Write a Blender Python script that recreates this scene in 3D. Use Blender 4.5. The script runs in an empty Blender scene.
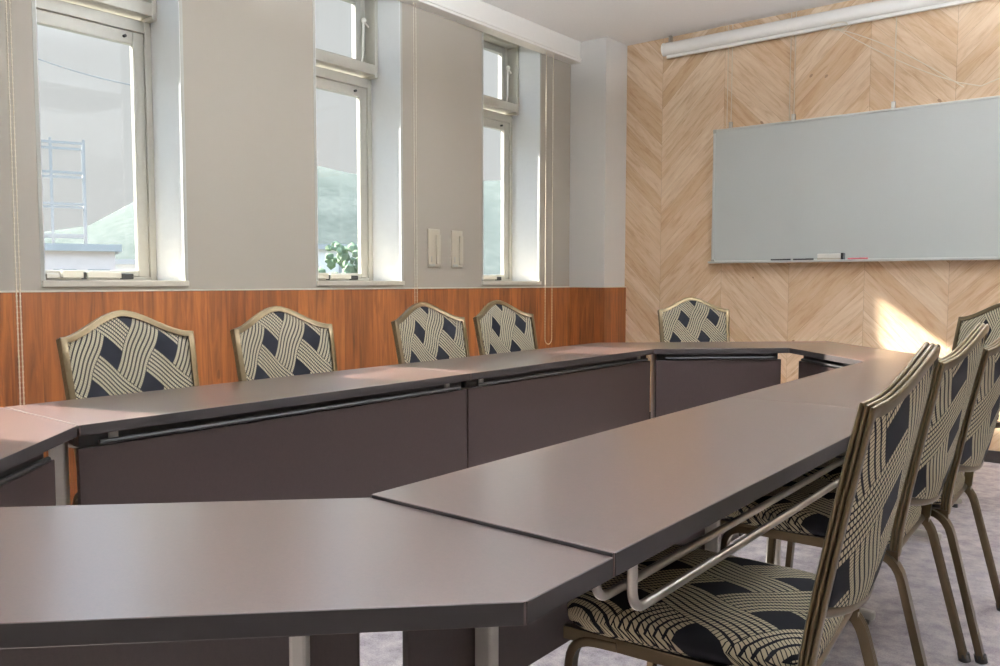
import bpy, bmesh, math, random
from mathutils import Vector, Matrix
random.seed(7)
C = bpy.context.scene.collection
PI = math.pi
def R(d): return math.radians(d)

# ------------------------------------------------------------------ camera
sc = bpy.context.scene
cam_d = bpy.data.cameras.new('camera')
cam_d.sensor_width = 36.0
cam_d.lens = 36.0 * 816.68 / 1000.0
cam_d.clip_start = 0.02
cam_d.clip_end = 2000
cam = bpy.data.objects.new('camera', cam_d)
C.objects.link(cam)
YAW, PITCH, ROLL = R(38.775), R(3.647), R(0.089)
fw = Vector((-math.sin(YAW) * math.cos(PITCH), math.cos(YAW) * math.cos(PITCH), -math.sin(PITCH)))
rt = fw.cross(Vector((0, 0, 1))).normalized()
up = rt.cross(fw)
r2 = rt * math.cos(ROLL) + up * math.sin(ROLL)
u2 = -rt * math.sin(ROLL) + up * math.cos(ROLL)
m = Matrix((r2, u2, -fw)).transposed().to_4x4()
m.translation = Vector((1.0069, -0.9118, 1.06))
cam.matrix_world = m
sc.camera = cam

# ------------------------------------------------------------------ sky, sun, exposure
W = bpy.data.worlds.new('world')
sc.world = W
W.use_nodes = True
wn = W.node_tree
wn.nodes.clear()
wo = wn.nodes.new('ShaderNodeOutputWorld')
wb = wn.nodes.new('ShaderNodeBackground')
wt = wn.nodes.new('ShaderNodeTexCoord'); wsx = wn.nodes.new('ShaderNodeSeparateXYZ'); wr = wn.nodes.new('ShaderNodeValToRGB')
wn.links.new(wt.outputs['Generated'], wsx.inputs[0]); wn.links.new(wsx.outputs[2], wr.inputs[0]); wn.links.new(wr.outputs[0], wb.inputs[0])
wr.color_ramp.elements[0].position = 0.32; wr.color_ramp.elements[0].color = (0.655, 0.66, 0.66, 1)   # hazy white low down
wr.color_ramp.elements[1].position = 0.43; wr.color_ramp.elements[1].color = (1.9, 2.5, 3.3, 1)      # clear blue higher up
wb.inputs[1].default_value = 1.0
wn.links.new(wb.outputs[0], wo.inputs[0])

SUN_AZ, SUN_EL = R(18.5), R(34.2)
sd = bpy.data.lights.new('sun', 'SUN')
sd.energy = 36.0
sd.angle = R(0.8)
sd.color = (1.0, 0.93, 0.86)
sun = bpy.data.objects.new('sun', sd)
C.objects.link(sun)
sun_dir = Vector((math.cos(SUN_EL) * math.cos(SUN_AZ), math.cos(SUN_EL) * math.sin(SUN_AZ), -math.sin(SUN_EL)))
sun.rotation_euler = sun_dir.to_track_quat('-Z', 'Y').to_euler()
sun.location = (-8, -2, 6)

sc.view_settings.view_transform = 'Standard'
sc.view_settings.look = 'None'
sc.view_settings.gamma = 1.0
sc.view_settings.exposure = 0.07
sc.view_settings.use_curve_mapping = False
FILL_GLOW = 122.0            # radiance of the added fill lights' upper side (they light the ceiling)

# ------------------------------------------------------------------ materials
def lin(r, g, b):
    f = lambda c: c / 12.92 if c <= 0.04045 else ((c + 0.055) / 1.055) ** 2.4
    return (f(r / 255), f(g / 255), f(b / 255), 1)

class NT:
    """small helper for node graphs made of maths"""
    def __init__(s, name):
        s.mat = bpy.data.materials.new(name)
        s.mat.use_nodes = True
        s.t = s.mat.node_tree
        s.b = s.t.nodes['Principled BSDF']
        s.out = s.t.nodes['Material Output']
    def node(s, kind, **kw):
        n = s.t.nodes.new(kind)
        for k, v in kw.items(): setattr(n, k, v)
        return n
    def put(s, sock, v):
        if hasattr(v, 'is_output'): s.t.links.new(v, sock)
        else: sock.default_value = v
    def m(s, op, a, b=None, c=None):
        n = s.node('ShaderNodeMath', operation=op)
        s.put(n.inputs[0], a)
        if b is not None: s.put(n.inputs[1], b)
        if c is not None: s.put(n.inputs[2], c)
        return n.outputs[0]
    def obj(s):
        n = s.node('ShaderNodeTexCoord'); sp = s.node('ShaderNodeSeparateXYZ')
        s.t.links.new(n.outputs['Object'], sp.inputs[0])
        return n.outputs['Object'], sp.outputs[0], sp.outputs[1], sp.outputs[2]
    def uv(s):
        n = s.node('ShaderNodeUVMap'); n.uv_map = 'uv'; sp = s.node('ShaderNodeSeparateXYZ')
        s.t.links.new(n.outputs[0], sp.inputs[0])
        return sp.outputs[0], sp.outputs[1]
    def vec(s, x, y, z):
        n = s.node('ShaderNodeCombineXYZ')
        for i, v in enumerate((x, y, z)): s.put(n.inputs[i], v)
        return n.outputs[0]
    def noise(s, v, scale, detail=3, rough=0.55, dist=0.0):
        n = s.node('ShaderNodeTexNoise')
        if v is not None: s.put(n.inputs['Vector'], v)
        n.inputs['Scale'].default_value = scale; n.inputs['Detail'].default_value = detail
        n.inputs['Roughness'].default_value = rough; n.inputs['Distortion'].default_value = dist
        return n.outputs['Fac']
    def white(s, v):
        n = s.node('ShaderNodeTexWhiteNoise', noise_dimensions='3D'); s.put(n.inputs['Vector'], v)
        return n.outputs['Value']
    def ramp(s, f, stops):
        n = s.node('ShaderNodeValToRGB'); s.put(n.inputs[0], f)
        e = n.color_ramp.elements
        while len(e) < len(stops): e.new(0.5)
        for k, (p, c) in zip(e, stops): k.position = p; k.color = c
        return n.outputs[0]
    def mix(s, f, a, b, kind='MIX'):
        n = s.node('ShaderNodeMix', data_type='RGBA', blend_type=kind)
        s.put(n.inputs[0], f); s.put(n.inputs[6], a); s.put(n.inputs[7], b)
        return n.outputs[2]
    def bump(s, h, strength=0.2, dist=0.002):
        n = s.node('ShaderNodeBump'); n.inputs['Strength'].default_value = strength
        n.inputs['Distance'].default_value = dist; s.put(n.inputs['Height'], h)
        s.t.links.new(n.outputs[0], s.b.inputs['Normal'])
    def set(s, color=None, rough=None, metal=None, spec=None):
        if color is not None: s.put(s.b.inputs['Base Color'], color)
        if rough is not None: s.put(s.b.inputs['Roughness'], rough)
        if metal is not None: s.put(s.b.inputs['Metallic'], metal)
        if spec is not None: s.put(s.b.inputs['Specular IOR Level'], spec)
        return s.mat

def plain(name, rgb, rough=0.5, metal=0.0, spec=0.5, vary=0.06, scale=30, bump=0.0):
    n = NT(name)
    o = n.obj()[0]
    f = n.noise(o, scale)
    a = lin(*rgb); k = 1 - vary
    d = (a[0] * k, a[1] * k, a[2] * k, 1)
    n.set(n.ramp(f, [(0.3, d), (0.7, a)]), rough, metal, spec)
    if bump: n.bump(f, bump)
    return n.mat

def mat_wallpaper(name, rgb):
    n = NT(name); o = n.obj()[0]
    f = n.noise(o, 220, 2); g = n.noise(o, 1.2, 2)
    a = lin(*rgb)
    c = n.ramp(g, [(0.3, tuple(x * 0.97 for x in a[:3]) + (1,)), (0.7, a)])
    n.set(c, 0.85, 0, 0.25); n.bump(f, 0.12, 0.001)
    return n.mat

def mat_chevron():
    n = NT('chevron_oak'); o, x, y, z = n.obj()
    P = 0.48; X0 = -1.89; PW = 0.128
    q = n.m('DIVIDE', n.m('SUBTRACT', x, X0), P)
    k = n.m('FLOOR', q); u = n.m('SUBTRACT', q, k)
    par = n.m('FLOORED_MODULO', k, 2.0)                       # 0: rises to the right, 1: falls
    sgn = n.m('SUBTRACT', n.m('MULTIPLY', par, 2.0), 1.0)     # -1 / +1
    ul = n.m('MULTIPLY', u, P)
    # mirrored so that the planks meet along the seams
    s_ = n.m('MULTIPLY', sgn, n.m('SUBTRACT', ul, P / 2))
    v = n.m('ADD', z, s_)
    pq = n.m('DIVIDE', v, PW); pk = n.m('FLOOR', pq); pf = n.m('SUBTRACT', pq, pk)
    al = n.m('SUBTRACT', n.m('MULTIPLY', ul, 1.0), n.m('MULTIPLY', sgn, z))
    rnd = n.white(n.vec(k, pk, 3.3))
    rnd2 = n.white(n.vec(pk, k, 9.1))
    gv = n.vec(n.m('MULTIPLY', v, 9.0), n.m('ADD', n.m('MULTIPLY', al, 1.1), n.m('MULTIPLY', rnd, 40.0)), k)
    grain = n.noise(gv, 3.2, 6, 0.62, 0.6)
    fine = n.noise(n.vec(n.m('MULTIPLY', v, 60.0), n.m('MULTIPLY', al, 2.5), k), 4.0, 3)
    c = n.ramp(grain, [(0.25, lin(184, 150, 116)), (0.5, lin(216, 190, 159)), (0.75, lin(228, 208, 182))])
    tint = n.ramp(rnd2, [(0.0, lin(232, 220, 206)), (0.5, lin(246, 240, 234)), (1.0, lin(255, 255, 255))])
    c = n.mix(1.0, c, tint, 'MULTIPLY')
    c = n.mix(n.m('MULTIPLY', n.m('LESS_THAN', fine, 0.4), 0.18), c, lin(178, 142, 110))
    # knots
    vo = n.node('ShaderNodeTexVoronoi'); vo.inputs['Scale'].default_value = 3.1
    n.put(vo.inputs['Vector'], n.vec(n.m('MULTIPLY', v, 1.6), al, k))
    kn = n.m('LESS_THAN', n.m('ADD', vo.outputs['Distance'], n.m('MULTIPLY', grain, 0.05)), 0.085)
    c = n.mix(n.m('MULTIPLY', kn, 0.65), c, lin(112, 74, 48))
    e = n.m('MAXIMUM', n.m('LESS_THAN', pf, 0.022), n.m('LESS_THAN', u, 0.006))
    c = n.mix(n.m('MULTIPLY', e, 0.4), c, lin(120, 84, 58))
    n.set(c, 0.6, 0, 0.3)
    return n.mat

def mat_planks():
    """orange brown vertical boards of the wainscot"""
    n = NT('wainscot_wood'); o, x, y, z = n.obj()
    h = n.m('ADD', x, y)
    q = n.m('DIVIDE', h, 0.105); k = n.m('FLOOR', q); f = n.m('SUBTRACT', q, k)
    rnd = n.white(n.vec(k, 1.7, 0.3))
    gv = n.vec(n.m('MULTIPLY', h, 14.0), n.m('MULTIPLY', rnd, 30.0), n.m('ADD', n.m('MULTIPLY', z, 1.0), n.m('MULTIPLY', rnd, 17.0)))
    g = n.noise(gv, 2.4, 6, 0.62, 0.8)
    c = n.ramp(g, [(0.25, lin(84, 44, 22)), (0.45, lin(132, 76, 38)), (0.6, lin(154, 92, 46)), (0.8, lin(174, 110, 58))])
    c = n.mix(1.0, c, n.ramp(rnd, [(0, lin(205, 196, 190)), (1, lin(255, 255, 255))]), 'MULTIPLY')
    vo = n.node('ShaderNodeTexVoronoi'); vo.inputs['Scale'].default_value = 2.3
    n.put(vo.inputs['Vector'], n.vec(n.m('MULTIPLY', h, 3.0), k, z))
    c = n.mix(n.m('MULTIPLY', n.m('LESS_THAN', vo.outputs['Distance'], 0.075), 0.55), c, lin(70, 36, 20))
    c = n.mix(n.m('MULTIPLY', n.m('LESS_THAN', f, 0.02), 0.45), c, lin(70, 38, 22))
    n.set(c, 0.42, 0, 0.4)
    return n.mat

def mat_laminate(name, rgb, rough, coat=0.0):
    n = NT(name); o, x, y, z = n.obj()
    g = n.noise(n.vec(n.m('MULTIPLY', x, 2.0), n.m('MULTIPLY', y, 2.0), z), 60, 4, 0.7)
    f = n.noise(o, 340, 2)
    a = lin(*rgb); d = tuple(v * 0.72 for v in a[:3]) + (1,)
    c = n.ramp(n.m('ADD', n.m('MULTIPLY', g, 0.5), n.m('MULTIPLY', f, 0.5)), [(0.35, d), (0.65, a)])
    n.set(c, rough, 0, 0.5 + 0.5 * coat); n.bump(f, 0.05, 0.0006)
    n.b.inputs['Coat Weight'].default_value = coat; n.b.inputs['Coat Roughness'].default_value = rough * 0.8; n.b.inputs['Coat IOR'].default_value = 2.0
    return n.mat

def mat_weave():
    """black cloth crossed by cream bands of beaded cord"""
    n = NT('woven_upholstery'); x, y = n.uv()
    s0 = n.m('ADD', n.m('MULTIPLY', x, 5.0), n.m('MULTIPLY', y, 4.96))
    t0 = n.m('SUBTRACT', n.m('MULTIPLY', x, 5.4), n.m('MULTIPLY', y, 2.58))
    s = n.m('ADD', s0, n.m('MULTIPLY', n.m('SINE', n.m('MULTIPLY', t0, 2 * PI)), 0.018))
    t = n.m('ADD', t0, n.m('MULTIPLY', n.m('SINE', n.m('MULTIPLY', s0, 2 * PI)), 0.018))
    fs = n.m('FRACT', s); ft = n.m('FRACT', t)
    BW = 0.58
    m1 = n.m('LESS_THAN', ft, BW); m2 = n.m('LESS_THAN', fs, BW)
    par = n.m('FLOORED_MODULO', n.m('ADD', n.m('FLOOR', s), n.m('FLOOR', t)), 2.0)
    def cord(across, along, nl, nd):
        a = n.m('FRACT', n.m('MULTIPLY', across, nl / BW))
        b = n.m('FRACT', n.m('ADD', n.m('MULTIPLY', along, nd), n.m('MULTIPLY', n.m('FLOOR', n.m('MULTIPLY', across, nl / BW)), 0.5)))
        da = n.m('ABSOLUTE', n.m('SUBTRACT', a, 0.5)); db = n.m('ABSOLUTE', n.m('SUBTRACT', b, 0.5))
        return n.m('MULTIPLY', n.m('LESS_THAN', da, 0.34), n.m('LESS_THAN', db, 0.38))
    c1 = n.m('MULTIPLY', cord(ft, s, 7, 22), m1)
    c2 = n.m('MULTIPLY', cord(fs, t, 7, 24), m2)
    only1 = n.m('MAXIMUM', n.m('SUBTRACT', 1.0, m2), n.m('LESS_THAN', par, 0.5))
    top1 = n.m('MULTIPLY', m1, only1)
    val = n.m('ADD', n.m('MULTIPLY', c1, top1), n.m('MULTIPLY', c2, n.m('SUBTRACT', 1.0, top1)))
    c = n.mix(val, lin(27, 27, 33), lin(200, 188, 158))
    n.set(c, 0.8, 0, 0.2); n.bump(val, 0.5, 0.0025)
    return n.mat

def mat_carpet():
    n = NT('mottled_carpet'); o = n.obj()[0]
    a = n.noise(o, 14, 5, 0.7); b = n.noise(o, 240, 2)
    c = n.ramp(n.m('ADD', n.m('MULTIPLY', a, 0.7), n.m('MULTIPLY', b, 0.3)),
               [(0.35, lin(136, 128, 131)), (0.5, lin(176, 166, 166)), (0.65, lin(206, 197, 192))])
    n.set(c, 0.95, 0, 0.1); n.bump(b, 0.6, 0.004)
    return n.mat

def mat_glass():
    n = NT('window_glass')
    tr = n.node('ShaderNodeBsdfTransparent'); tr.inputs[0].default_value = (0.97, 0.985, 0.98, 1)
    gl = n.node('ShaderNodeBsdfGlossy'); gl.inputs['Roughness'].default_value = 0.02
    mx = n.node('ShaderNodeMixShader')
    mx.inputs[0].default_value = 0.03; n.t.links.new(tr.outputs[0], mx.inputs[1])
    n.t.links.new(gl.outputs[0], mx.inputs[2]); n.t.links.new(mx.outputs[0], n.out.inputs[0])
    return n.mat

def mat_emit(name, rgb, k):
    n = NT(name); o = n.obj()[0]
    n.b.inputs['Emission Color'].default_value = lin(*rgb)
    n.b.inputs['Emission Strength'].default_value = k
    n.set(lin(*rgb), 0.6)
    return n.mat

def mat_hill():
    n = NT('wooded_hillside'); o = n.obj()[0]
    a = n.noise(o, 0.05, 6, 0.7); b = n.noise(o, 0.6, 3, 0.7)
    c = n.ramp(n.m('ADD', n.m('MULTIPLY', a, 0.5), n.m('MULTIPLY', b, 0.5)),
               [(0.35, lin(78, 85, 80)), (0.55, lin(94, 100, 96)), (0.7, lin(108, 113, 107))])
    n.set(c, 1.0, 0, 0.0)
    return n.mat

M = {}
M['wall'] = mat_wallpaper('beige_wallpaper', (162, 153, 140))
M['white_wall'] = mat_wallpaper('pale_wallpaper', (208, 203, 195))
M['ceiling'] = plain('white_ceiling', (236, 232, 227), 0.9, 0, 0.2, 0.03, 60)
M['chevron'] = mat_chevron()
M['planks'] = mat_planks()
M['carpet'] = mat_carpet()
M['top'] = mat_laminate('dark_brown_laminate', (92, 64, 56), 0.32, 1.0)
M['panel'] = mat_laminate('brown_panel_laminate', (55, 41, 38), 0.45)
M['edge'] = plain('dark_edge_band', (36, 29, 28), 0.6)
M['black'] = plain('black_steel', (38, 37, 36), 0.4, 0.3)
M['steel'] = plain('satin_steel', (176, 170, 160), 0.28, 0.9, 0.5, 0.04)
M['grey_leg'] = plain('light_grey_enamel', (196, 192, 184), 0.35, 0.2)
M['bronze'] = plain('bronze_enamel', (100, 85, 60), 0.3, 0.65, 0.5, 0.1, 60)
M['dark_bronze'] = plain('dark_bronze_enamel', (92, 78, 57), 0.3, 0.7, 0.5, 0.1, 60)
M['weave'] = mat_weave()
M['seat_pan'] = plain('black_seat_pan', (36, 34, 32), 0.6)
M['glass'] = mat_glass()
M['alu'] = plain('pale_aluminium', (190, 186, 174), 0.4, 0.25, 0.5, 0.04)
M['jamb'] = plain('white_jamb', (222, 222, 220), 0.7, 0, 0.3, 0.02)
M['bead'] = plain('grey_corner_bead', (168, 166, 156), 0.5, 0.1, 0.5, 0.03)
M['sill'] = plain('ivory_sill', (206, 198, 182), 0.5, 0, 0.4, 0.03)
M['white_paint'] = plain('ivory_paint', (222, 216, 206), 0.6, 0, 0.3, 0.02)
M['white_plastic'] = plain('white_plastic', (226, 222, 212), 0.4, 0, 0.5, 0.02)
M['cream_plastic'] = plain('cream_plastic', (180, 169, 150), 0.45, 0, 0.5, 0.03)
M['board'] = plain('white_board_enamel', (182, 184, 178), 0.32, 0, 0.5, 0.015, 4)
M['board_frame'] = plain('board_aluminium', (196, 196, 190), 0.35, 0.5)
M['dark'] = plain('dark_plastic', (40, 38, 36), 0.5)
M['red'] = plain('red_plastic', (196, 96, 100), 0.5)
M['cord'] = plain('ivory_cord', (214, 202, 180), 0.7)
M['wire'] = plain('hanging_wire', (206, 194, 172), 0.5, 0.2)
M['hill'] = mat_hill()
M['ground'] = plain('pale_ground', (96, 100, 94), 1, 0, 0, 0.15, 0.3)
M['house'] = plain('pale_house_wall', (238, 236, 232), 0.9, 0, 0.1, 0.05, 1)
M['house_roof'] = plain('grey_house_roof', (186, 188, 190), 0.8, 0, 0.1, 0.1, 1)
M['scaf'] = plain('painted_steel_frame', (160, 163, 165), 0.7, 0, 0.2, 0.05, 2)
M['brick'] = plain('pinkish_wall', (238, 224, 220), 0.9, 0, 0.1, 0.08, 2)
M['leaf'] = plain('pale_tree_leaves', (128, 146, 122), 1, 0, 0, 0.25, 3)
M['fill_light'] = mat_emit('fill_diffuser', (228, 240, 255), FILL_GLOW)  # glow of the added fill lights
M['door'] = plain('pale_door', (190, 172, 148), 0.5)

# ------------------------------------------------------------------ mesh helpers
def tag(o, label=None, cat=None, group=None, kind=None):
    if label: o['label'] = label
    if cat: o['category'] = cat
    if group: o['group'] = group
    if kind: o['kind'] = kind
    return o
def empty(name, loc=(0, 0, 0), rz=0.0):
    o = bpy.data.objects.new(name, None); C.objects.link(o)
    o.empty_display_size = 0.05
    o.location = loc; o.rotation_euler = (0, 0, rz)
    return o
def link(name, bm, mat, parent=None, smooth=False, bevel=0.0):
    me = bpy.data.meshes.new(name)
    bmesh.ops.recalc_face_normals(bm, faces=bm.faces[:])
    if smooth:
        for f in bm.faces: f.smooth = True
    bm.to_mesh(me); bm.free()
    me.materials.append(M[mat])
    o = bpy.data.objects.new(name, me); C.objects.link(o)
    if parent is not None: o.parent = parent
    if smooth:
        try: me.set_sharp_from_angle(angle=R(40))
        except Exception: pass
    if bevel:
        b = o.modifiers.new('bevel', 'BEVEL'); b.width = bevel; b.segments = 2; b.limit_method = 'ANGLE'
    return o
def NB(): return bmesh.new()
def box(bm, x0, x1, y0, y1, z0, z1):
    v = [bm.verts.new(p) for p in ((x0, y0, z0), (x1, y0, z0), (x1, y1, z0), (x0, y1, z0), (x0, y0, z1), (x1, y0, z1), (x1, y1, z1), (x0, y1, z1))]
    for q in ((3, 2, 1, 0), (4, 5, 6, 7), (0, 1, 5, 4), (1, 2, 6, 5), (2, 3, 7, 6), (3, 0, 4, 7)):
        bm.faces.new([v[i] for i in q])
def prism(bm, poly, z0, z1):
    a = [bm.verts.new((p[0], p[1], z0)) for p in poly]; b = [bm.verts.new((p[0], p[1], z1)) for p in poly]
    bm.faces.new(a[::-1]); bm.faces.new(b)
    n = len(poly)
    for i in range(n): bm.faces.new((a[i], a[(i + 1) % n], b[(i + 1) % n], b[i]))
def sweep(bm, pts, prof, side=None, caps=True, closed=False):
    """profile prof [(a,b)] carried along pts; a goes along the given side vector, b across it"""
    pts = [Vector(p) for p in pts]; n = len(pts); rings = []
    prev = None
    for i in range(n):
        if closed: d0 = (pts[i] - pts[i - 1]).normalized(); d1 = (pts[(i + 1) % n] - pts[i]).normalized()
        else:
            d0 = (pts[i] - pts[i - 1]).normalized() if i else (pts[1] - pts[0]).normalized()
            d1 = (pts[i + 1] - pts[i]).normalized() if i < n - 1 else d0
        t = (d0 + d1)
        t = t.normalized() if t.length > 1e-6 else d1
        if side is None:
            if prev is None:
                s = t.cross(Vector((0, 0, 1)))
                if s.length < 1e-3: s = t.cross(Vector((0, 1, 0)))
            else: s = prev - t * prev.dot(t)
        else: s = Vector(side) - t * Vector(side).dot(t)
        s.normalize(); prev = s
        b = t.cross(s)
        k = 1.0 / max(0.5, math.sqrt(max(0.0, (1 + d0.dot(d1)) / 2)))
        rings.append([bm.verts.new(pts[i] + s * p[0] + b * (p[1] * k)) for p in prof])
    k = len(prof)
    for i in range(n if closed else n - 1):
        A, B = rings[i], rings[(i + 1) % n]
        for j in range(k): bm.faces.new((A[j], A[(j + 1) % k], B[(j + 1) % k], B[j]))
    if caps and not closed:
        bm.faces.new(rings[0][::-1]); bm.faces.new(rings[-1])
def circ(r, n=10): return [(r * math.cos(2 * PI * i / n), r * math.sin(2 * PI * i / n)) for i in range(n)]
def tube(bm, pts, r, n=10, closed=False): sweep(bm, pts, circ(r, n), closed=closed)
def fillet(p0, p1, p2, r, n=6):
    """points rounding the corner p1"""
    p0, p1, p2 = Vector(p0), Vector(p1), Vector(p2)
    a = p1 + (p0 - p1).normalized() * r; b = p1 + (p2 - p1).normalized() * r
    return [a * (1 - t) ** 2 + p1 * 2 * t * (1 - t) + b * t * t for t in [i / n for i in range(n + 1)]]
def copy_tree(o, parent=None):
    c = o.copy(); C.objects.link(c)
    if parent is not None: c.parent = parent
    for ch in list(o.children): copy_tree(ch, c)
    return c

# ------------------------------------------------------------------ room
XL, YB, ZC = -2.5, 4.6, 2.835       # left wall face, back wall face, ceiling
XO = -2.84                          # outer face of the left wall
XR, YF = 2.6, -3.4                  # right wall, wall behind the camera
XC, YC = -2.19, 4.30                # column faces
WZ = 1.012                          # top of the wainscot
wins = [(-2.245, -1.63), (-0.868, -0.253), (0.514, 1.129), (1.896, 2.520), (3.272, 3.908)]
Z0, Z1 = 1.055, 2.79                # window opening

def struct(name, bm, mat, **k): return tag(link(name, bm, mat, **k), kind='structure')
b = NB(); box(b, XO, XR + 0.2, YF - 0.2, YB + 0.2, -0.12, 0); struct('floor', b, 'carpet')
b = NB(); box(b, XO, XR + 0.2, YF - 0.2, YB + 0.2, ZC, ZC + 0.2); struct('ceiling', b, 'ceiling')
b = NB()
ys = [YF] + [v for w in wins for v in w] + [YB]
for i in range(0, len(ys), 2): box(b, XO, XL, ys[i], ys[i + 1], 0, ZC)
for a0, a1 in wins:
    box(b, XO, XL, a0, a1, 0, Z0); box(b, XO, XL, a0, a1, Z1, ZC)
struct('wall_left', b, 'wall')
b = NB(); box(b, XO, XR + 0.2, YB, YB + 0.2, 0, ZC); struct('wall_back', b, 'chevron')
b = NB(); box(b, XR, XR + 0.2, YF, YB, 0, ZC); struct('wall_right', b, 'white_wall')
b = NB(); box(b, XO, XR + 0.2, YF - 0.2, YF, 0, ZC); struct('wall_front', b, 'white_wall')
b = NB(); box(b, XL, XC, YC, YB, 0, ZC); struct('column', b, 'white_wall')
# wainscot boards with a thin cap
b = NB(); box(b, XL, XL + 0.012, YF, YC, 0.07, WZ); struct('trim_1', b, 'planks')
b = NB(); box(b, XL + 0.012, XC + 0.012, YC - 0.012, YC, 0.07, WZ); box(b, XC, XC + 0.012, YC, YB, 0.07, WZ); struct('trim_2', b, 'planks')
b = NB(); box(b, XL, XL + 0.015, YF, YC - 0.015, WZ, WZ + 0.007); box(b, XL, XC + 0.015, YC - 0.015, YC, WZ, WZ + 0.007)
box(b, XC, XC + 0.015, YC, YB, WZ, WZ + 0.007); struct('trim_3', b, 'sill')
b = NB(); box(b, XL, XL + 0.018, YF, YC - 0.018, 0, 0.07); struct('baseboard_left', b, 'edge')
b = NB(); box(b, XC + 0.018, XR, YB - 0.012, YB, 0, 0.07); struct('baseboard_back', b, 'edge')
# blind box under the ceiling, with a stepped lower lip
b = NB()
box(b, XL, XL + 0.088, YF, YC, 2.715, ZC)
box(b, XL, XL + 0.098, YF, YC, 2.700, 2.716)
box(b, XL, XL + 0.092, YF, YC, 2.684, 2.701)
struct('trim_4', b, 'white_paint', bevel=0.003)
# a plain door in the right wall, behind the camera
dr = tag(empty('door_1', (XR, -1.9, 0)), kind='structure')
b = NB(); box(b, -0.03, 0.0, -0.43, 0.43, 0.0, 2.05); link('door_panel', b, 'door', dr)
b = NB()
box(b, -0.045, 0, -0.49, -0.43, 0, 2.11); box(b, -0.045, 0, 0.43, 0.49, 0, 2.11); box(b, -0.045, 0, -0.43, 0.43, 2.05, 2.11)
link('door_frame', b, 'white_paint', dr)
b = NB(); tube(b, fillet((-0.03, 0.36, 1.0), (-0.085, 0.36, 1.0), (-0.085, 0.24, 1.0), 0.02) + [Vector((-0.085, 0.24, 1.0))], 0.01); link('door_handle', b, 'steel', dr, smooth=True)

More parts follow.
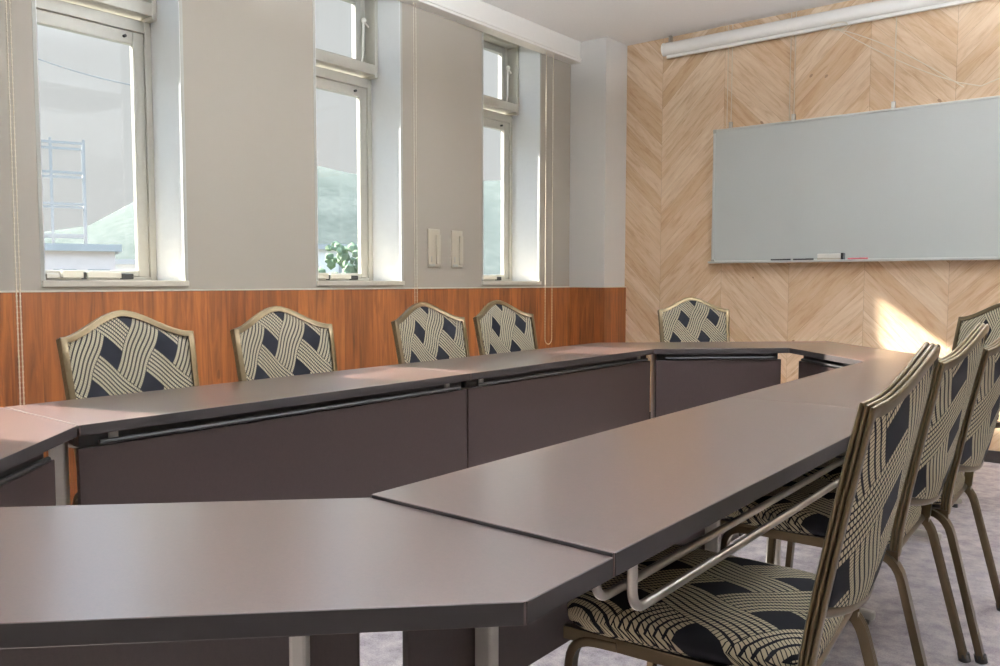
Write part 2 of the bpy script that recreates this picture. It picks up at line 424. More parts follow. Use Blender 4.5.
# ------------------------------------------------------------------ windows
def window(n, a, z):
    w = z - a
    t = tag(empty('window_%d' % n, (XL, a, 0)), kind='structure')
    # everything in local coords: x towards the room, y along the wall
    xf = -0.245
    # jamb lining
    b = NB()
    box(b, -0.34, 0.0, 0, 0.004, Z0, Z1); box(b, -0.34, 0.0, w - 0.004, w, Z0, Z1); box(b, -0.34, 0, 0.004, w - 0.004, Z1 - 0.004, Z1)
    link('jamb', b, 'jamb', t)
    b = NB()
    box(b, 0.0, 0.0015, -0.014, 0.0, Z0 - 0.012, 2.69); box(b, 0.0, 0.0015, w, w + 0.014, Z0 - 0.012, 2.69)
    link('corner_bead', b, 'bead', t)
    b = NB(); box(b, -0.30, 0.014, -0.012, w + 0.012, Z0 - 0.022, Z0 + 0.004); link('sill', b, 'sill', t, bevel=0.003)
    # lower casement: outer frame and sash
    b = NB()
    f = 0.035
    box(b, xf - 0.06, xf, 0.004, f, Z0 + 0.004, 2.27); box(b, xf - 0.06, xf, w - f, w - 0.004, Z0 + 0.004, 2.27)
    box(b, xf - 0.06, xf, f, w - f, 2.215, 2.27); box(b, xf - 0.06, xf, f, w - f, Z0 + 0.004, Z0 + 0.022)
    link('frame', b, 'alu', t, bevel=0.003)
    b = NB(); s = 0.088
    for (y0, y1, z0, z1) in ((f, s, Z0 + 0.022, 2.215), (w - s, w - f, Z0 + 0.022, 2.215), (s, w - s, Z0 + 0.022, Z0 + 0.05), (s, w - s, 2.155, 2.215)):
        box(b, xf - 0.045, xf - 0.012, y0, y1, z0, z1)
    so = link('sash', b, 'alu', t, bevel=0.004)
    b = NB(); box(b, xf - 0.031, xf - 0.026, s, w - s, Z0 + 0.05, 2.155); link('glass', b, 'glass', t)
    # latch pieces on the bottom rail
    b = NB()
    box(b, xf - 0.012, xf + 0.022, 0.10, 0.155, Z0 + 0.012, Z0 + 0.034)
    box(b, xf - 0.012, xf + 0.026, 0.165, 0.255, Z0 + 0.014, Z0 + 0.05)
    box(b, xf - 0.012, xf + 0.018, 0.275, 0.43, Z0 + 0.014, Z0 + 0.044)
    link('latch', b, 'alu', t, bevel=0.004)
    b = NB()
    box(b, xf - 0.014, xf + 0.012, 0.255, 0.275, Z0 + 0.01, Z0 + 0.042); box(b, xf - 0.014, xf + 0.012, 0.43, 0.49, Z0 + 0.01, Z0 + 0.036)
    box(b, xf - 0.014, xf + 0.012, 0.088, 0.10, Z0 + 0.01, Z0 + 0.036)
    link('latch_bracket', b, 'black', t, bevel=0.003)
    b = NB(); tube(b, [(xf - 0.012, w - 0.13, 2.185), (xf + 0.004, w - 0.13, 2.185)], 0.007); link('latch_knob', b, 'dark', t, smooth=True)
    # tilting transom above, standing proud of the casement
    xt = -0.185
    b = NB()
    box(b, xf - 0.06, xt, 0.004, 0.035, 2.27, 2.786); box(b, xf - 0.06, xt, w - 0.03, w - 0.004, 2.27, 2.786)
    box(b, xf - 0.06, xt, 0.035, w - 0.03, 2.285, 2.345); box(b, xf - 0.06, xt, 0.035, w - 0.03, 2.75, 2.786)
    link('transom_frame', b, 'alu', t, bevel=0.004)
    b = NB(); z0, z1 = 2.345, 2.75
    for (y0, y1, p0, p1) in ((0.035, 0.085, z0, z1), (w - 0.115, w - 0.075, z0, z1), (0.085, w - 0.115, z0, z0 + 0.03), (0.085, w - 0.115, z1 - 0.05, z1)):
        box(b, xf - 0.05, xf - 0.012, y0, y1, p0, p1)
    link('transom_sash', b, 'bead', t, bevel=0.003)
    b = NB(); box(b, xf - 0.034, xf - 0.029, 0.085, w - 0.115, z0 + 0.03, z1 - 0.05); link('transom_glass', b, 'glass', t)
    b = NB(); box(b, xf - 0.045, xf - 0.028, w - 0.075, w - 0.03, z0, z1); link('side_panel', b, 'alu', t)
    b = NB()
    tube(b, [(xf + 0.006, w - 0.072, 2.60), (xf + 0.012, w - 0.082, 2.40), (xf + 0.008, w - 0.09, 2.35)], 0.006, 8)
    tube(b, [(xf + 0.006, w - 0.068, 2.60), (xf + 0.004, w - 0.028, 2.575)], 0.005, 8)
    link('stay_arm', b, 'white_plastic', t, smooth=True)
    b = NB(); bmesh.ops.create_uvsphere(b, u_segments=12, v_segments=8, radius=0.016, matrix=Matrix.Translation((xf + 0.008, w - 0.07, 2.605))); link('stay_knob', b, 'white_plastic', t, smooth=True)
    return t
for i, (a, z) in enumerate(wins): window(i + 1, a, z)

# ------------------------------------------------------------------ tables
TW, TL, TZ = 0.467, 1.49, 0.70      # depth, length, height
RW = 1.07                           # clear width between the runs
TT = 0.028
def table_parts(t, poly, panel, edge_pts, legs, rods, rail, dz=0.0):
    b = NB(); prism(b, poly, TZ - TT, TZ + dz); o = link('tabletop', b, 'top', t, bevel=0.0005)
    b = NB()
    n = len(poly); cx = sum(p[0] for p in poly) / n; cy = sum(p[1] for p in poly) / n
    k = 0.0
    for i in range(n):                                  # dark edge band
        p, q = Vector(poly[i]), Vector(poly[(i + 1) % n]); d = (q - p).normalized(); nn = Vector((d.y, -d.x))
        p2 = p + d * 0.002; q2 = q - d * 0.002
        prism(b, [p2, p2 + nn * 0.0012, q2 + nn * 0.0012, q2], TZ - TT + 0.001, TZ + dz - 0.0008)
    link('edge_band', b, 'edge', t)
    b = NB()
    (p, q) = panel
    p, q = Vector(p), Vector(q); d = (q - p).normalized(); nn = Vector((-d.y, d.x))
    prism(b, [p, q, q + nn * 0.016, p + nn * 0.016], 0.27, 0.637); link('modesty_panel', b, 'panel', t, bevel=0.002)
    b = NB()                                            # under-frame rail above the panel
    prism(b, [p + nn * 0.02 + d * .01, q + nn * 0.02 - d * .01, q + nn * 0.055 - d * .01, p + nn * 0.055 + d * .01], 0.636, TZ - TT)
    r0, r1 = Vector(rail[0]), Vector(rail[1]); dd = (r1 - r0).normalized(); rn = Vector((-dd.y, dd.x))
    prism(b, [r0, r1, r1 + rn * 0.03, r0 + rn * 0.03], 0.640, TZ - TT)
    link('under_frame', b, 'black', t, bevel=0.002)
    b = NB()                                            # bracket bar in front of the panel
    tube(b, [tuple(p - nn * 0.006 + d * 0.05) + (0.648,), tuple(q - nn * 0.006 - d * 0.05) + (0.648,)], 0.007, 8)
    link('panel_bar', b, 'black', t, smooth=True)
    for (lp, ln) in legs:                               # flat post with a long foot
        lp, ln = Vector(lp), Vector(ln).normalized(); ls = Vector((-ln.y, ln.x))
        b = NB()
        def rect(c, hl, hs): return [c - ln * hl - ls * hs, c + ln * hl - ls * hs, c + ln * hl + ls * hs, c - ln * hl + ls * hs]
        prism(b, rect(lp, 0.022, 0.013), 0.045, TZ - TT - 0.001)
        lo = link('leg', b, 'grey_leg', t, bevel=0.006)
        b = NB(); prism(b, rect(lp + ln * 0.14, 0.18, 0.014), 0.016, 0.045); link('foot', b, 'grey_leg', lo, bevel=0.008)
        for e in (-0.01, 0.29):
            b = NB(); tube(b, [tuple(lp + ln * e) + (0.0,), tuple(lp + ln * e) + (0.017,)], 0.0135, 12)
            link('glide', b, 'dark', lo, smooth=True)
    for (r0, r1, k, up0) in rods:                       # wire shelf under the top
        r0, r1 = Vector(r0), Vector(r1); b = NB(); z = 0.598
        A, B = tuple(r0) + (TZ - TT,), tuple(r1) + (TZ - TT,)
        a, c = tuple(r0) + (z,), tuple(r1) + (z,)
        pts = [Vector(A)] + fillet(A, a, c, 0.035) + fillet(a, c, B, 0.035) + [Vector(B)]
        tube(b, pts, 0.0075, 10); link('shelf_rod', b, 'steel', t, smooth=True)

def run_table(name_label, x_in, sx, y0, group, dz=0.0, inset=0.10, near_gap=0.0):
    """straight table; local x = 0 on the inner edge, growing outwards"""
    t = tag(empty('conference_table', (x_in, y0, 0)), name_label, 'table', group)
    if sx < 0: t.rotation_euler = (0, 0, PI); t.location = (x_in, y0 + TL, 0)
    L = TL - 0.003
    poly = [(0, 0), (TW, 0), (TW, L), (0, L)]
    # panel normal must point outwards (+x): go from far to near
    table_parts(t, poly, ((0.016, L - 0.003), (0.016, 0.003 + near_gap)), None,
                [((0.05, inset), (1, 0)), ((0.05, L - inset), (1, 0))],
                [((x, 0.075), (x, L - 0.075), 0, 0) for x in (0.452, 0.392, 0.33, 0.27)],
                ((TW - 0.105, 0.09), (TW - 0.105, L - 0.09)), dz)
    return t
G1 = 'straight conference tables'
run_table('straight dark brown conference table on the board side, nearer the camera, wire shelf showing', 0.0, 1, 0.0, G1, 0.005, 0.24, 0.05)
run_table('straight dark brown conference table on the board side, second from the camera, beyond the first', 0.0, 1, TL, G1, 0.005, 0.24)
run_table('straight dark brown conference table along the windows with two patterned chairs, left one', -RW, -1, 0.0, G1)
run_table('straight dark brown conference table along the windows, nearer the chevron wall', -RW, -1, TL, G1)

def corner_table(label, vx, vy, sx, sy, la, lo, ga=0.075, gs=0.02):
    """45 degree piece: inner vertex (vx, vy) at the run's end, mitred at the middle of the short side.
       local coords mirror with sx (towards outside) and sy (away from the run)"""
    t = tag(empty('corner_table', (vx, vy, 0)), label, 'table', 'mitred corner tables')
    h = RW / 2 - 0.0015
    t41 = 0.41421 * TW
    pts = [(0, 0.003), (TW, 0.003), (TW, t41), (-h, h + 1.41421 * TW), (-h, h)]
    def mp(p): return Vector((p[0] * sx, p[1] * sy))
    poly = [mp(p) for p in pts]
    if sx * sy < 0: poly = poly[::-1]
    s = math.sqrt(0.5)
    e = Vector((-s, s)); n = Vector((s, s))             # along the inner edge, outwards
    def at(a, o): v = e * a + n * o; return mp(v)
    Lc = h / s
    P, Q = at(gs, 0.016), at(Lc - ga, 0.016)
    d = (Q - P).normalized(); nn = Vector((-d.y, d.x))
    if nn.dot(mp(n)) < 0: P, Q = Q, P
    R0, R1 = at(0.05, TW - 0.10), at(Lc + 0.05, TW - 0.10)
    dd = (R1 - R0).normalized()
    if Vector((-dd.y, dd.x)).dot(mp(n)) > 0: pass
    table_parts(t, poly, (P, Q), None, [(at(la, lo), mp(n)), (at(Lc - 0.16, 0.2), mp(n))], [], (R0, R1))
    return t
corner_table('slanted corner table nearest the camera, pale window sheen across its dark top', 0.0, 0.0, 1, -1, 0.10, 0.15)
corner_table('slanted corner table at the near end of the window side, its top in sunlight', -RW, 0.0, -1, -1, -0.10, 0.09, 0.075, 0.10)
corner_table('slanted corner table in front of the lone chair at the chevron wall', -RW, 2 * TL, -1, 1, 0.07, 0.212, 0.035)
corner_table('slanted corner table at the far end, below the sun patch on the chevron wall', 0.0, 2 * TL, 1, 1, 0.07, 0.212)

# ------------------------------------------------------------------ banquet chairs
HW, ZS, ZP = 0.220, 0.868, 0.947     # half width, shoulder and crown of the frame's centre line
def crown(x):
    t = 1 - min(1, abs(x) / HW)
    h = t * t * (3 - 2 * t)
    return ZS + (ZP - ZS) * (0.9 * h + 0.1 * t)
def back_y(z): return -0.195 - 0.085 * max(0.0, (z - 0.42) / 0.45) ** 1.15
BOW = 0.042
def bow(x): return -BOW * max(0.0, 1 - (x / HW) ** 2)            # the back is hollow: its middle lies further back
def flute(w, h, k=3, n=24, amp=0.0045):
    """a profile with k round ribs on its outer face"""
    p = []
    for i in range(n + 1):
        a = -w / 2 + w * i / n
        p.append((a, h / 2 + amp * (abs(math.sin(k * PI * i / n)) ** 0.7 - 1)))
    return p + [(w / 2, -h / 2), (-w / 2, -h / 2)]
def make_chair():
    t = empty('banquet_chair')
    # seat
    b = NB(); uvl = b.loops.layers.uv.new('uv')
    def outline(ins, n=40):
        pts = []
        for i in range(n):
            a = 2 * PI * i / n; ca, sa = math.cos(a), math.sin(a); k = 0.36
            x = (abs(ca) ** k) * (1 if ca > 0 else -1); y = (abs(sa) ** k) * (1 if sa > 0 else -1)
            hw = 0.219 + 0.012 * y
            pts.append((x * (hw - ins), y * (0.232 - ins) + 0.032))
        return pts
    rings = []
    for z, ins in ((0.408, 0.012), (0.418, 0.002), (0.436, 0.0), (0.452, 0.006), (0.463, 0.02), (0.470, 0.045), (0.475, 0.09), (0.478, 0.15)):
        rings.append([b.verts.new((p[0], p[1], z)) for p in outline(ins)])
    n = len(rings[0])
    for A, B in zip(rings, rings[1:]):
        for j in range(n): b.faces.new((A[j], A[(j + 1) % n], B[(j + 1) % n], B[j]))
    b.faces.new(rings[0][::-1]); b.faces.new(rings[-1])
    for f in b.faces:
        for l in f.loops: l[uvl].uv = (l.vert.co.x, l.vert.co.y * 1.0 + (0.0 if l.vert.co.z > 0.43 else 0.02))
    link('seat', b, 'weave', t, smooth=True)
    # seat pan and side rails
    b = NB(); box(b, -0.185, 0.185, -0.175, 0.235, 0.392, 0.410); link('seat_pan', b, 'seat_pan', t, bevel=0.004)
    # backrest cushion
    b = NB(); uvl = b.loops.layers.uv.new('uv')
    NU, NV = 24, 16; F, K = [], []
    for i in range(NU + 1):
        u = -1 + 2 * i / NU; x = u * (HW - 0.008); cf, ck = [], []
        top = crown(x) - 0.008
        bot = 0.515 + 0.03 * u * u
        for j in range(NV + 1):
            v = j / NV; z = bot + (top - bot) * v
            xx = x * (0.93 + 0.07 * v)
            ed = (1 - abs(u) ** 6) * (1 - abs(2 * v - 1) ** 6)
            cf.append(b.verts.new((xx, back_y(z) + bow(x) + 0.006 + 0.016 * ed, z))); ck.append(b.verts.new((xx, back_y(z) + bow(x) - 0.006 - 0.008 * ed, z)))
        F.append(cf); K.append(ck)
    for i in range(NU):
        for j in range(NV):
            b.faces.new((F[i][j], F[i + 1][j], F[i + 1][j + 1], F[i][j + 1])); b.faces.new((K[i][j], K[i][j + 1], K[i + 1][j + 1], K[i + 1][j]))
    for i in range(NU):
        b.faces.new((F[i][0], K[i][0], K[i + 1][0], F[i + 1][0])); b.faces.new((F[i][NV], F[i + 1][NV], K[i + 1][NV], K[i][NV]))
    for j in range(NV):
        b.faces.new((F[0][j], F[0][j + 1], K[0][j + 1], K[0][j])); b.faces.new((F[NU][j], K[NU][j], K[NU][j + 1], F[NU][j + 1]))
    for f in b.faces:
        for l in f.loops: l[uvl].uv = (-l.vert.co.x + 0.033, l.vert.co.z - 0.025)
    link('backrest', b, 'weave', t, smooth=True)
    # back frame: one fluted tube up one side, over the crown and down
    left = []
    for i in range(9):
        z = 0.40 + (ZS - 0.40) * i / 8
        left.append((-HW * (0.925 + 0.075 * (z - 0.40) / (ZS - 0.40)), back_y(z), z))
    top = []
    for i in range(1, 24):
        x = -HW + 2 * HW * i / 24; z = crown(x); top.append((x, back_y(z) + bow(x), z))
    right = [(-p[0], p[1], p[2]) for p in left[::-1]]
    b = NB(); sweep(b, left + top + right, flute(0.025, 0.022, 3, 24, 0.005), side=(0, 1, 0.17)); link('back_frame', b, 'bronze', t, smooth=True)
    # lower rail of the back
    b = NB(); sweep(b, [(x, back_y(0.5) + bow(x * 1.08), 0.515 + 0.03 * (x / HW) ** 2 - 0.006) for x in [-0.2 + 0.4 * i / 12 for i in range(13)]], circ(0.010, 10)); link('back_rail', b, 'dark_bronze', t, smooth=True)
    for s in (-1, 1):
        b = NB(); sweep(b, [(s * 0.205, -0.205, 0.398), (s * 0.205, 0.24, 0.398)], flute(0.024, 0.022), side=(0, 0, 1)); link('seat_rail', b, 'dark_bronze', t, smooth=True)
    for y in (-0.185, 0.232):
        b = NB(); sweep(b, [(-0.195, y, 0.396), (0.195, y, 0.396)], circ(0.011)); link('cross_rail', b, 'dark_bronze', t, smooth=True)
    for s in (-1, 1):
        c0 = (s * 0.206, 0.13, 0.396); c1 = (s * 0.206, 0.225, 0.392); c2 = (s * 0.214, 0.25, 0.012)
        b = NB(); sweep(b, [Vector(c0)] + fillet(c0, c1, c2, 0.05) + [Vector(c2)], flute(0.024, 0.018), side=(s, 0, 0)); o = link('leg', b, 'dark_bronze', t, smooth=True)
        b = NB(); tube(b, [(s * 0.214, 0.251, 0.0), (s * 0.214, 0.2495, 0.022)], 0.016, 12); link('glide', b, 'dark', o, smooth=True)
        c0 = (s * 0.216, -0.09, 0.405); c1 = (s * 0.216, -0.20, 0.402); c2 = (s * 0.228, -0.30, 0.012)
        b = NB(); sweep(b, [Vector(c0)] + fillet(c0, c1, c2, 0.06) + [Vector(c2)], flute(0.03, 0.02), side=(s, 0, 0)); o = link('leg', b, 'dark_bronze', t, smooth=True)
        b = NB(); tube(b, [(s * 0.228, -0.303, 0.0), (s * 0.228, -0.298, 0.022)], 0.016, 12); link('glide', b, 'dark', o, smooth=True)
    return t
chair0 = make_chair()
GC = 'patterned banquet chairs around the conference tables'
# (x, y) of the middle of the crown, heading (degrees from +y), label
spots = [
    (-1.70, 0.446, -90, 'patterned banquet chair under the widest near window, leftmost along the windows'),
    (-1.70, 1.072, -92, 'patterned banquet chair left of the middle window, second along the window row'),
    (-1.70, 1.905, -93, 'patterned banquet chair under the two slim wall plates, third along the window row'),
    (-1.695, 2.470, -93, 'patterned banquet chair just left of the looped blind chain, fourth along the window row'),
    (-1.305, 3.935, -136, 'lone patterned banquet chair against the chevron wall, left of the whiteboard tray'),
    (0.405, 3.70, 138, 'patterned banquet chair facing us at the chevron wall, right of the sun patch'),
    (0.674, 0.600, 95, 'patterned banquet chair nearest the camera, ribbed bronze crown seen from behind'),
    (0.632, 1.41, 92, 'patterned banquet chair behind the nearest one, its bronze crown just above'),
    (0.658, 1.885, 91, 'patterned banquet chair farthest from the camera of the three seen from behind'),
]
OFF = -back_y(ZP)
for i, (x, y, hd, lab) in enumerate(spots):
    o = chair0 if i == 0 else copy_tree(chair0)
    a = R(hd)
    fx, fy = -math.sin(a), math.cos(a)
    o.location = (x + fx * OFF, y + fy * OFF, 0); o.rotation_euler = (0, 0, a)
    tag(o, lab, 'chair', GC)

# ------------------------------------------------------------------ whiteboard and what is on its tray
bx0, bx1, bz0, bz1, by = -1.472, 0.93, 1.19, 2.122, YB
t = tag(empty('whiteboard', ((bx0 + bx1) / 2, by, bz0)), 'wide white board hung on the chevron wood wall', 'whiteboard')
w2 = (bx1 - bx0) / 2; hh = bz1 - bz0
b = NB(); box(b, -w2 + 0.012, w2 - 0.012, -0.028, -0.004, 0.012, hh - 0.012); link('board_panel', b, 'board', t)
b = NB()
box(b, -w2, -w2 + 0.014, -0.034, -0.002, 0, hh); box(b, w2 - 0.014, w2, -0.034, -0.002, 0, hh)
box(b, -w2 + 0.014, w2 - 0.014, -0.034, -0.002, hh - 0.014, hh); box(b, -w2 + 0.014, w2 - 0.014, -0.034, -0.002, 0, 0.014)
link('board_frame', b, 'board_frame', t, bevel=0.003)
b = NB(); box(b, -w2 + 0.0, w2, -0.085, -0.034, -0.004, 0.004); box(b, -w2, w2, -0.088, -0.084, -0.004, 0.010); link('pen_tray', b, 'board_frame', t, bevel=0.0015)
b = NB()
for x in (-w2, w2 - 0.025):
    for z in (0, hh - 0.025): box(b, x - 0.001, x + 0.026, -0.036, -0.002, z - 0.001, z + 0.026)
link('corner_cap', b, 'bead', t, bevel=0.003)
tz = bz0 + 0.0042; ty = by - 0.06
t = tag(empty('board_eraser', (-0.64, ty, tz)), 'white felt board eraser with a dark end on the board tray', 'eraser')
b = NB(); box(b, -0.08, 0.066, -0.022, 0.022, 0.016, 0.045); link('eraser_body', b, 'white_plastic', t, bevel=0.005)
b = NB(); box(b, -0.08, 0.066, -0.021, 0.021, 0.0, 0.016); link('felt_pad', b, 'cream_plastic', t)
b = NB(); box(b, 0.0665, 0.083, -0.022, 0.022, 0.0, 0.048); link('end_cap', b, 'dark', t, bevel=0.003)
def marker(x, mat, label, ln):
    t = tag(empty('board_marker', (x, ty, tz + 0.0085)), label, 'marker', 'markers on the board tray')
    b = NB(); tube(b, [(-ln / 2, 0, 0), (ln / 2 - 0.05, 0, 0)], 0.0075, 12); link('barrel', b, mat, t, smooth=True)
    b = NB(); tube(b, [(ln / 2 - 0.05, 0, 0), (ln / 2, 0, 0)], 0.0085, 12); link('cap', b, mat, t, smooth=True)
marker(-0.965, 'dark', 'dark board marker lying on the tray, left end of the row', 0.13)
marker(-0.815, 'dark', 'dark board marker lying on the tray right next to the white eraser', 0.13)
marker(-0.475, 'red', 'red board marker lying on the tray right of the eraser', 0.12)

# ------------------------------------------------------------------ projection screen case, its cord, hanging wires
t = tag(empty('projector_screen', (0.1, YB - 0.07, 2.73)), 'rolled up projection screen in a long white case under the ceiling', 'projector screen')
L0, L1 = -1.94, 1.9
b = NB(); sweep(b, [(L0, 0, 0), (L1, 0, 0)], [(0.038 * math.cos(a) * (1 if math.cos(a) > 0 else 1), 0.044 * math.sin(a)) for a in [2 * PI * i / 20 for i in range(20)]], side=(0, 1, 0)); link('case', b, 'white_paint', t, smooth=True)
b = NB(); box(b, L0 + 0.02, L1 - 0.02, -0.012, 0.012, -0.066, -0.045); link('weight_bar', b, 'white_paint', t, bevel=0.003)
b = NB()
for x in (L0 - 0.008, L1): sweep(b, [(x, 0, 0), (x + 0.008, 0, 0)], circ(0.047, 20), side=(0, 1, 0))
link('end_cap', b, 'white_plastic', t, smooth=True)
for x in (L0 + 0.01, 0.0, L1 - 0.03):
    b = NB(); box(b, x, x + 0.02, 0.036, 0.068, -0.03, 0.105); box(b, x, x + 0.02, -0.01, 0.04, 0.040, 0.046); link('bracket', b, 'steel', t)
b = NB(); pts = []
for i in range(25): a = 2 * PI * i / 24; pts.append((-0.715 + 0.05 * math.cos(a), -0.035 - 0.01 * math.sin(a), -0.072 + 0.02 * math.sin(a)))
tube(b, pts, 0.0035, 6)
tube(b, [(-0.73 + 0.06 * i, -0.03, -0.085 - 0.465 * (i / 12) ** 1.05 + 0.03 * math.sin(i / 12 * PI)) for i in range(13)], 0.003, 6)
tube(b, [(-0.73 + 0.115 * i, -0.026, -0.085 - 0.47 * (1 - abs(2 * i / 14 - 1) ** 1.3)) for i in range(15)], 0.003, 6)
link('pull_cord', b, 'cord', t, smooth=True)
for i, (x, lab) in enumerate(((-1.35, 'pale hanging wire at the left end of the whiteboard'), (-0.915, 'pale hanging wire above the eraser side of the whiteboard, middle one'), (-0.303, 'pale hanging wire nearest the screen cord above the whiteboard'))):
    t = tag(empty('hanging_wire', (x, YB - 0.016, 2.13)), lab, 'wire', 'wires holding the whiteboard')
    b = NB(); tube(b, [(0.0, 0, 0.0), (0.0, 0, 0.70)], 0.003, 6)
    if i < 2: tube(b, [(-0.03, 0, 0.0), (-0.03, 0, 0.70)], 0.003, 6)
    link('strand', b, 'wire', t, smooth=True)
    b = NB(); box(b, -0.012, 0.012, -0.014, 0.006, -0.008, 0.035); link('hook', b, 'steel', t, bevel=0.003)

# ------------------------------------------------------------------ wall plates and blind chains
for y, lab in ((2.79, 'slim cream wall plate beside the middle window, nearer the window'), (3.003, 'slim cream wall plate right of its twin, nearer the narrow far window')):
    t = tag(empty('wall_plate', (XL, y, 1.262)), lab, 'wall plate', 'slim wall plates')
    b = NB(); box(b, 0.0, 0.012, -0.052, 0.052, -0.118, 0.118); link('plate', b, 'cream_plastic', t, bevel=0.004)
    b = NB(); box(b, 0.012, 0.024, 0.012, 0.046, -0.10, 0.085); link('slider_cover', b, 'cream_plastic', t, bevel=0.005)
    b = NB(); box(b, 0.012, 0.015, -0.03, -0.022, -0.085, -0.05); link('slot', b, 'bead', t)
    b = NB(); box(b, 0.012, 0.018, -0.046, 0.0, -0.112, -0.098); link('lower_lip', b, 'bead', t, bevel=0.002)
def chain(y0, y1, zb, label, thick):
    t = tag(empty('blind_chain', (XL + 0.06, y0, 2.69)), label, 'blind chain', 'blind chains hanging from the blind box')
    d = y1 - y0; h = zb - 2.69; pts = [Vector((0, 0, 0))]
    pts += [Vector((0, 0, h * k / 10)) for k in range(1, 10)]
    for i in range(13): a = PI + PI * i / 12; pts.append(Vector((0, d / 2 + d / 2 * math.cos(a), h + d / 2 + d / 2 * math.sin(a))))
    pts += [Vector((0, d, h * k / 10)) for k in range(9, -1, -1)]
    b = NB(); tube(b, pts, thick * 0.55, 6)
    for a_, c_ in zip(pts, pts[1:]):                      # beads
        k = max(1, int((c_ - a_).length / 0.02))
        for j in range(k):
            p = a_.lerp(c_, j / k); bmesh.ops.create_icosphere(b, subdivisions=1, radius=thick, matrix=Matrix.Translation(p))
    link('bead_chain', b, 'cord', t, smooth=True)
    b = NB(); tube(b, [(0, -0.012, -0.0), (0, d + 0.012, 0.0)], 0.008, 8); link('chain_guide', b, 'white_plastic', t, smooth=True)
chain(0.385, 0.398, 0.55, 'beaded blind chain hanging left of the window over the leftmost chair', 0.0042)
chain(2.568, 2.588, 0.80, 'thin beaded blind chain beside the middle window, by the wall plates', 0.003)
chain(3.90, 3.985, 0.60, 'looped beaded blind chain between the far window and the column', 0.0042)

# ------------------------------------------------------------------ unseen fill lights, added to brighten the room
for i, (x, y) in enumerate(((-0.5, -1.9), (-0.5, 0.3), (-0.7, 1.65), (1.6, 3.75), (1.7, 2.4))):
    t = tag(empty('fill_light_panel', (x, y, 2.30)), 'flat white fill light added out of view over the room, lighting the ceiling', 'fill_light', 'added fill lights out of view')
    b = NB()
    for (x0, x1, y0, y1) in ((-0.31, 0.31, -0.31, -0.29), (-0.31, 0.31, 0.29, 0.31), (-0.31, -0.29, -0.29, 0.29), (0.29, 0.31, -0.29, 0.29)): box(b, x0, x1, y0, y1, -0.02, 0.02)
    link('fill_frame', b, 'white_plastic', t)
    b = NB(); box(b, -0.29, 0.29, -0.29, 0.29, 0.001, 0.012); link('upper_diffuser', b, 'fill_light', t)
    b = NB(); box(b, -0.29, 0.29, -0.29, 0.29, -0.018, -0.001); link('pan', b, 'white_plastic', t)
    for sx in (-1, 1):
        b = NB(); tube(b, [(sx * 0.3, 0, 0.02), (sx * 0.3, 0, ZC - 2.30)], 0.003, 6); link('suspension', b, 'wire', t, smooth=True)

# ------------------------------------------------------------------ outside
def ridge(a):
    P = ((95, 20), (125, 29), (142, 31), (150, 24), (156, 14), (162, 8), (205, 6))
    for (a0, h0), (a1, h1) in zip(P, P[1:]):
        if a <= a1: return h0 + (h1 - h0) * (a - a0) / (a1 - a0)
    return 6
b = NB(); n = 40
for r, h0, seed, k in ((150, 13, 1.3, 0),):
    rows = []
    for i in range(n + 1):
        a = R(95 + 110 * i / n); row = []
        hgt = ridge(95 + 110 * i / n) + 1.2 * math.sin(i * 1.9)
        for j in range(13):
            q = j / 12; rr = r + 90 * q
            z = -4 + (hgt + 5) * math.sin(q * PI / 2) + random.uniform(-0.6, 0.6)
            row.append(b.verts.new((rr * math.cos(a), rr * math.sin(a), z)))
        rows.append(row)
    for A, B in zip(rows, rows[1:]):
        for j in range(12): b.faces.new((A[j], A[j + 1], B[j + 1], B[j]))
struct('hill', b, 'hill', smooth=True)
b = NB(); v = [b.verts.new(p) for p in ((-300, -300, -4), (-6, -300, -4), (-6, 300, -4), (-300, 300, -4))]; b.faces.new(v); struct('ground', b, 'ground')

def px_dir(px):      # heading through a window, for setting out the far buildings
    a = YAW - math.atan((px - 500) / 816.68)
    return Vector((-math.sin(a), math.cos(a)))
def building(px, dist, w, d, z0, z1, label, roof=True, wall='house', win=2):
    p = Vector((1.0, -0.9)) + px_dir(px) * dist
    t = tag(empty('building', (p.x, p.y, z0), math.atan2(px_dir(px).y, px_dir(px).x) - PI / 2), label, 'building', 'buildings outside the windows')
    h = z1 - z0
    b = NB(); box(b, -w / 2, w / 2, -d / 2, d / 2, 0, h); link('wall', b, wall, t)
    b = NB()
    if roof: prism(b, [(-w / 2 - .3, -d / 2 - .3), (w / 2 + .3, -d / 2 - .3), (w / 2 + .3, d / 2 + .3), (-w / 2 - .3, d / 2 + .3)], h, h + 0.35); link('roof', b, 'house_roof', t)
    for k in range(win):
        x = -w / 2 + w * (k + 0.5) / win
        b = NB(); box(b, x - 0.5, x + 0.5, -d / 2 - 0.06, -d / 2 - 0.01, h - 2.2, h - 0.9); link('window', b, 'scaf', t)
building(122, 62, 3.0, 6, -4, 2.1, 'low pale house seen low in the nearest window, right side')
building(66, 48, 4.5, 5, -4, 2.5, 'pinkish low house below the steel frame in the nearest window', True, 'brick', 3)
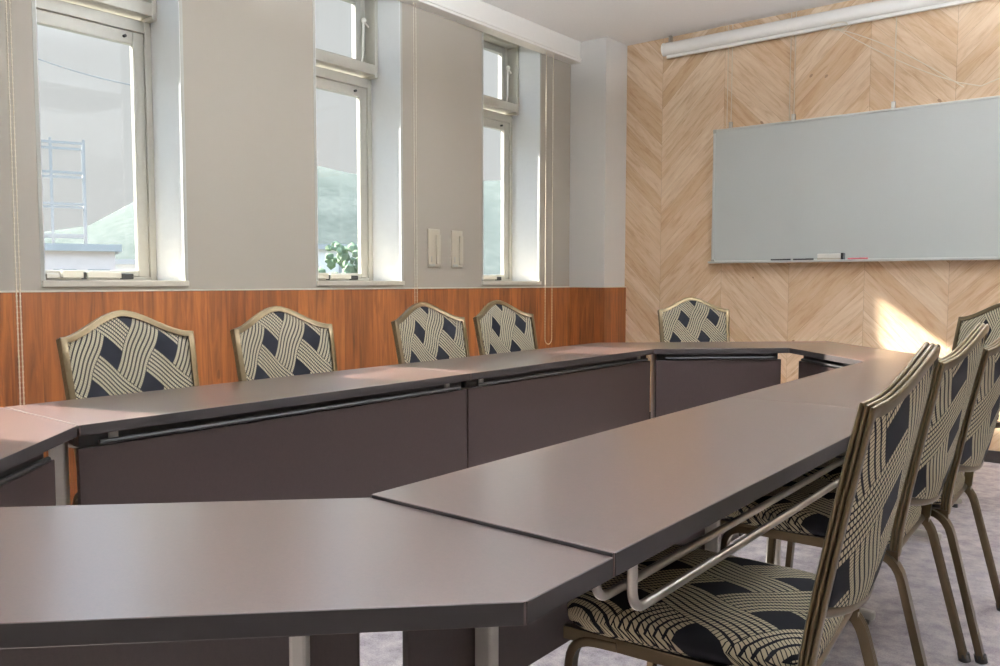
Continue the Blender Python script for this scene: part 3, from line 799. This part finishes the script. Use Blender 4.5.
building(328, 60, 5.0, 5, -4, 3.2, 'low house at the foot of the hill in the middle window')
# open steel frame tower
p = Vector((1.0, -0.9)) + px_dir(62) * 55
t = tag(empty('steel_frame', (p.x, p.y, -4), math.atan2(px_dir(62).y, px_dir(62).x) - PI / 2), 'open steel frame tower standing outside the nearest window', 'tower')
for x in (-1.35, -0.35, 1.35):
    for y in (-1.2, 1.2):
        b = NB(); box(b, x - 0.07, x + 0.07, y - 0.07, y + 0.07, 0, 13.2); link('post', b, 'scaf', t)
for z in (5.6, 7.6, 9.4, 11.2, 12.9):
    b = NB()
    for y in (-1.2, 1.2): box(b, -1.4, 1.4, y - 0.05, y + 0.05, z, z + 0.14)
    for x in (-1.35, 1.35): box(b, x - 0.05, x + 0.05, -1.2, 1.2, z, z + 0.14)
    link('beam', b, 'scaf', t)
# power line crossing the nearest window
p0 = Vector((1.0, -0.9)) + px_dir(20) * 40; p1 = Vector((1.0, -0.9)) + px_dir(170) * 40
b = NB(); tube(b, [(p0.x + (p1.x - p0.x) * q, p0.y + (p1.y - p0.y) * q, 10.6 - 1.1 * q - 1.0 * math.sin(q * PI) * 0.2) for q in [i / 12 for i in range(13)]], 0.025, 6)
tag(link('power_line', b, 'scaf', None, smooth=True), 'thin overhead power line crossing the sky in the nearest window', 'power line')
# a tree in front of the hill, middle window
p = Vector((1.0, -0.9)) + px_dir(345) * 38
t = tag(empty('tree', (p.x, p.y, -4)), 'pale green tree standing below the hill in the middle window', 'tree')
b = NB()
for i in range(110):
    q = Vector((random.gauss(0, 0.55), random.gauss(0, 0.55), 4.3 + random.random() * 2.4))
    bmesh.ops.create_icosphere(b, subdivisions=1, radius=random.uniform(0.1, 0.26), matrix=Matrix.Translation(q))
for v in b.verts: v.co += Vector((random.uniform(-.06, .06), random.uniform(-.06, .06), random.uniform(-.06, .06)))
link('foliage', b, 'leaf', t)
b = NB(); tube(b, [(0, 0, 0), (0.1, 0, 2.5), (0, 0, 4.8)], 0.16, 8); link('trunk', b, 'house_roof', t)
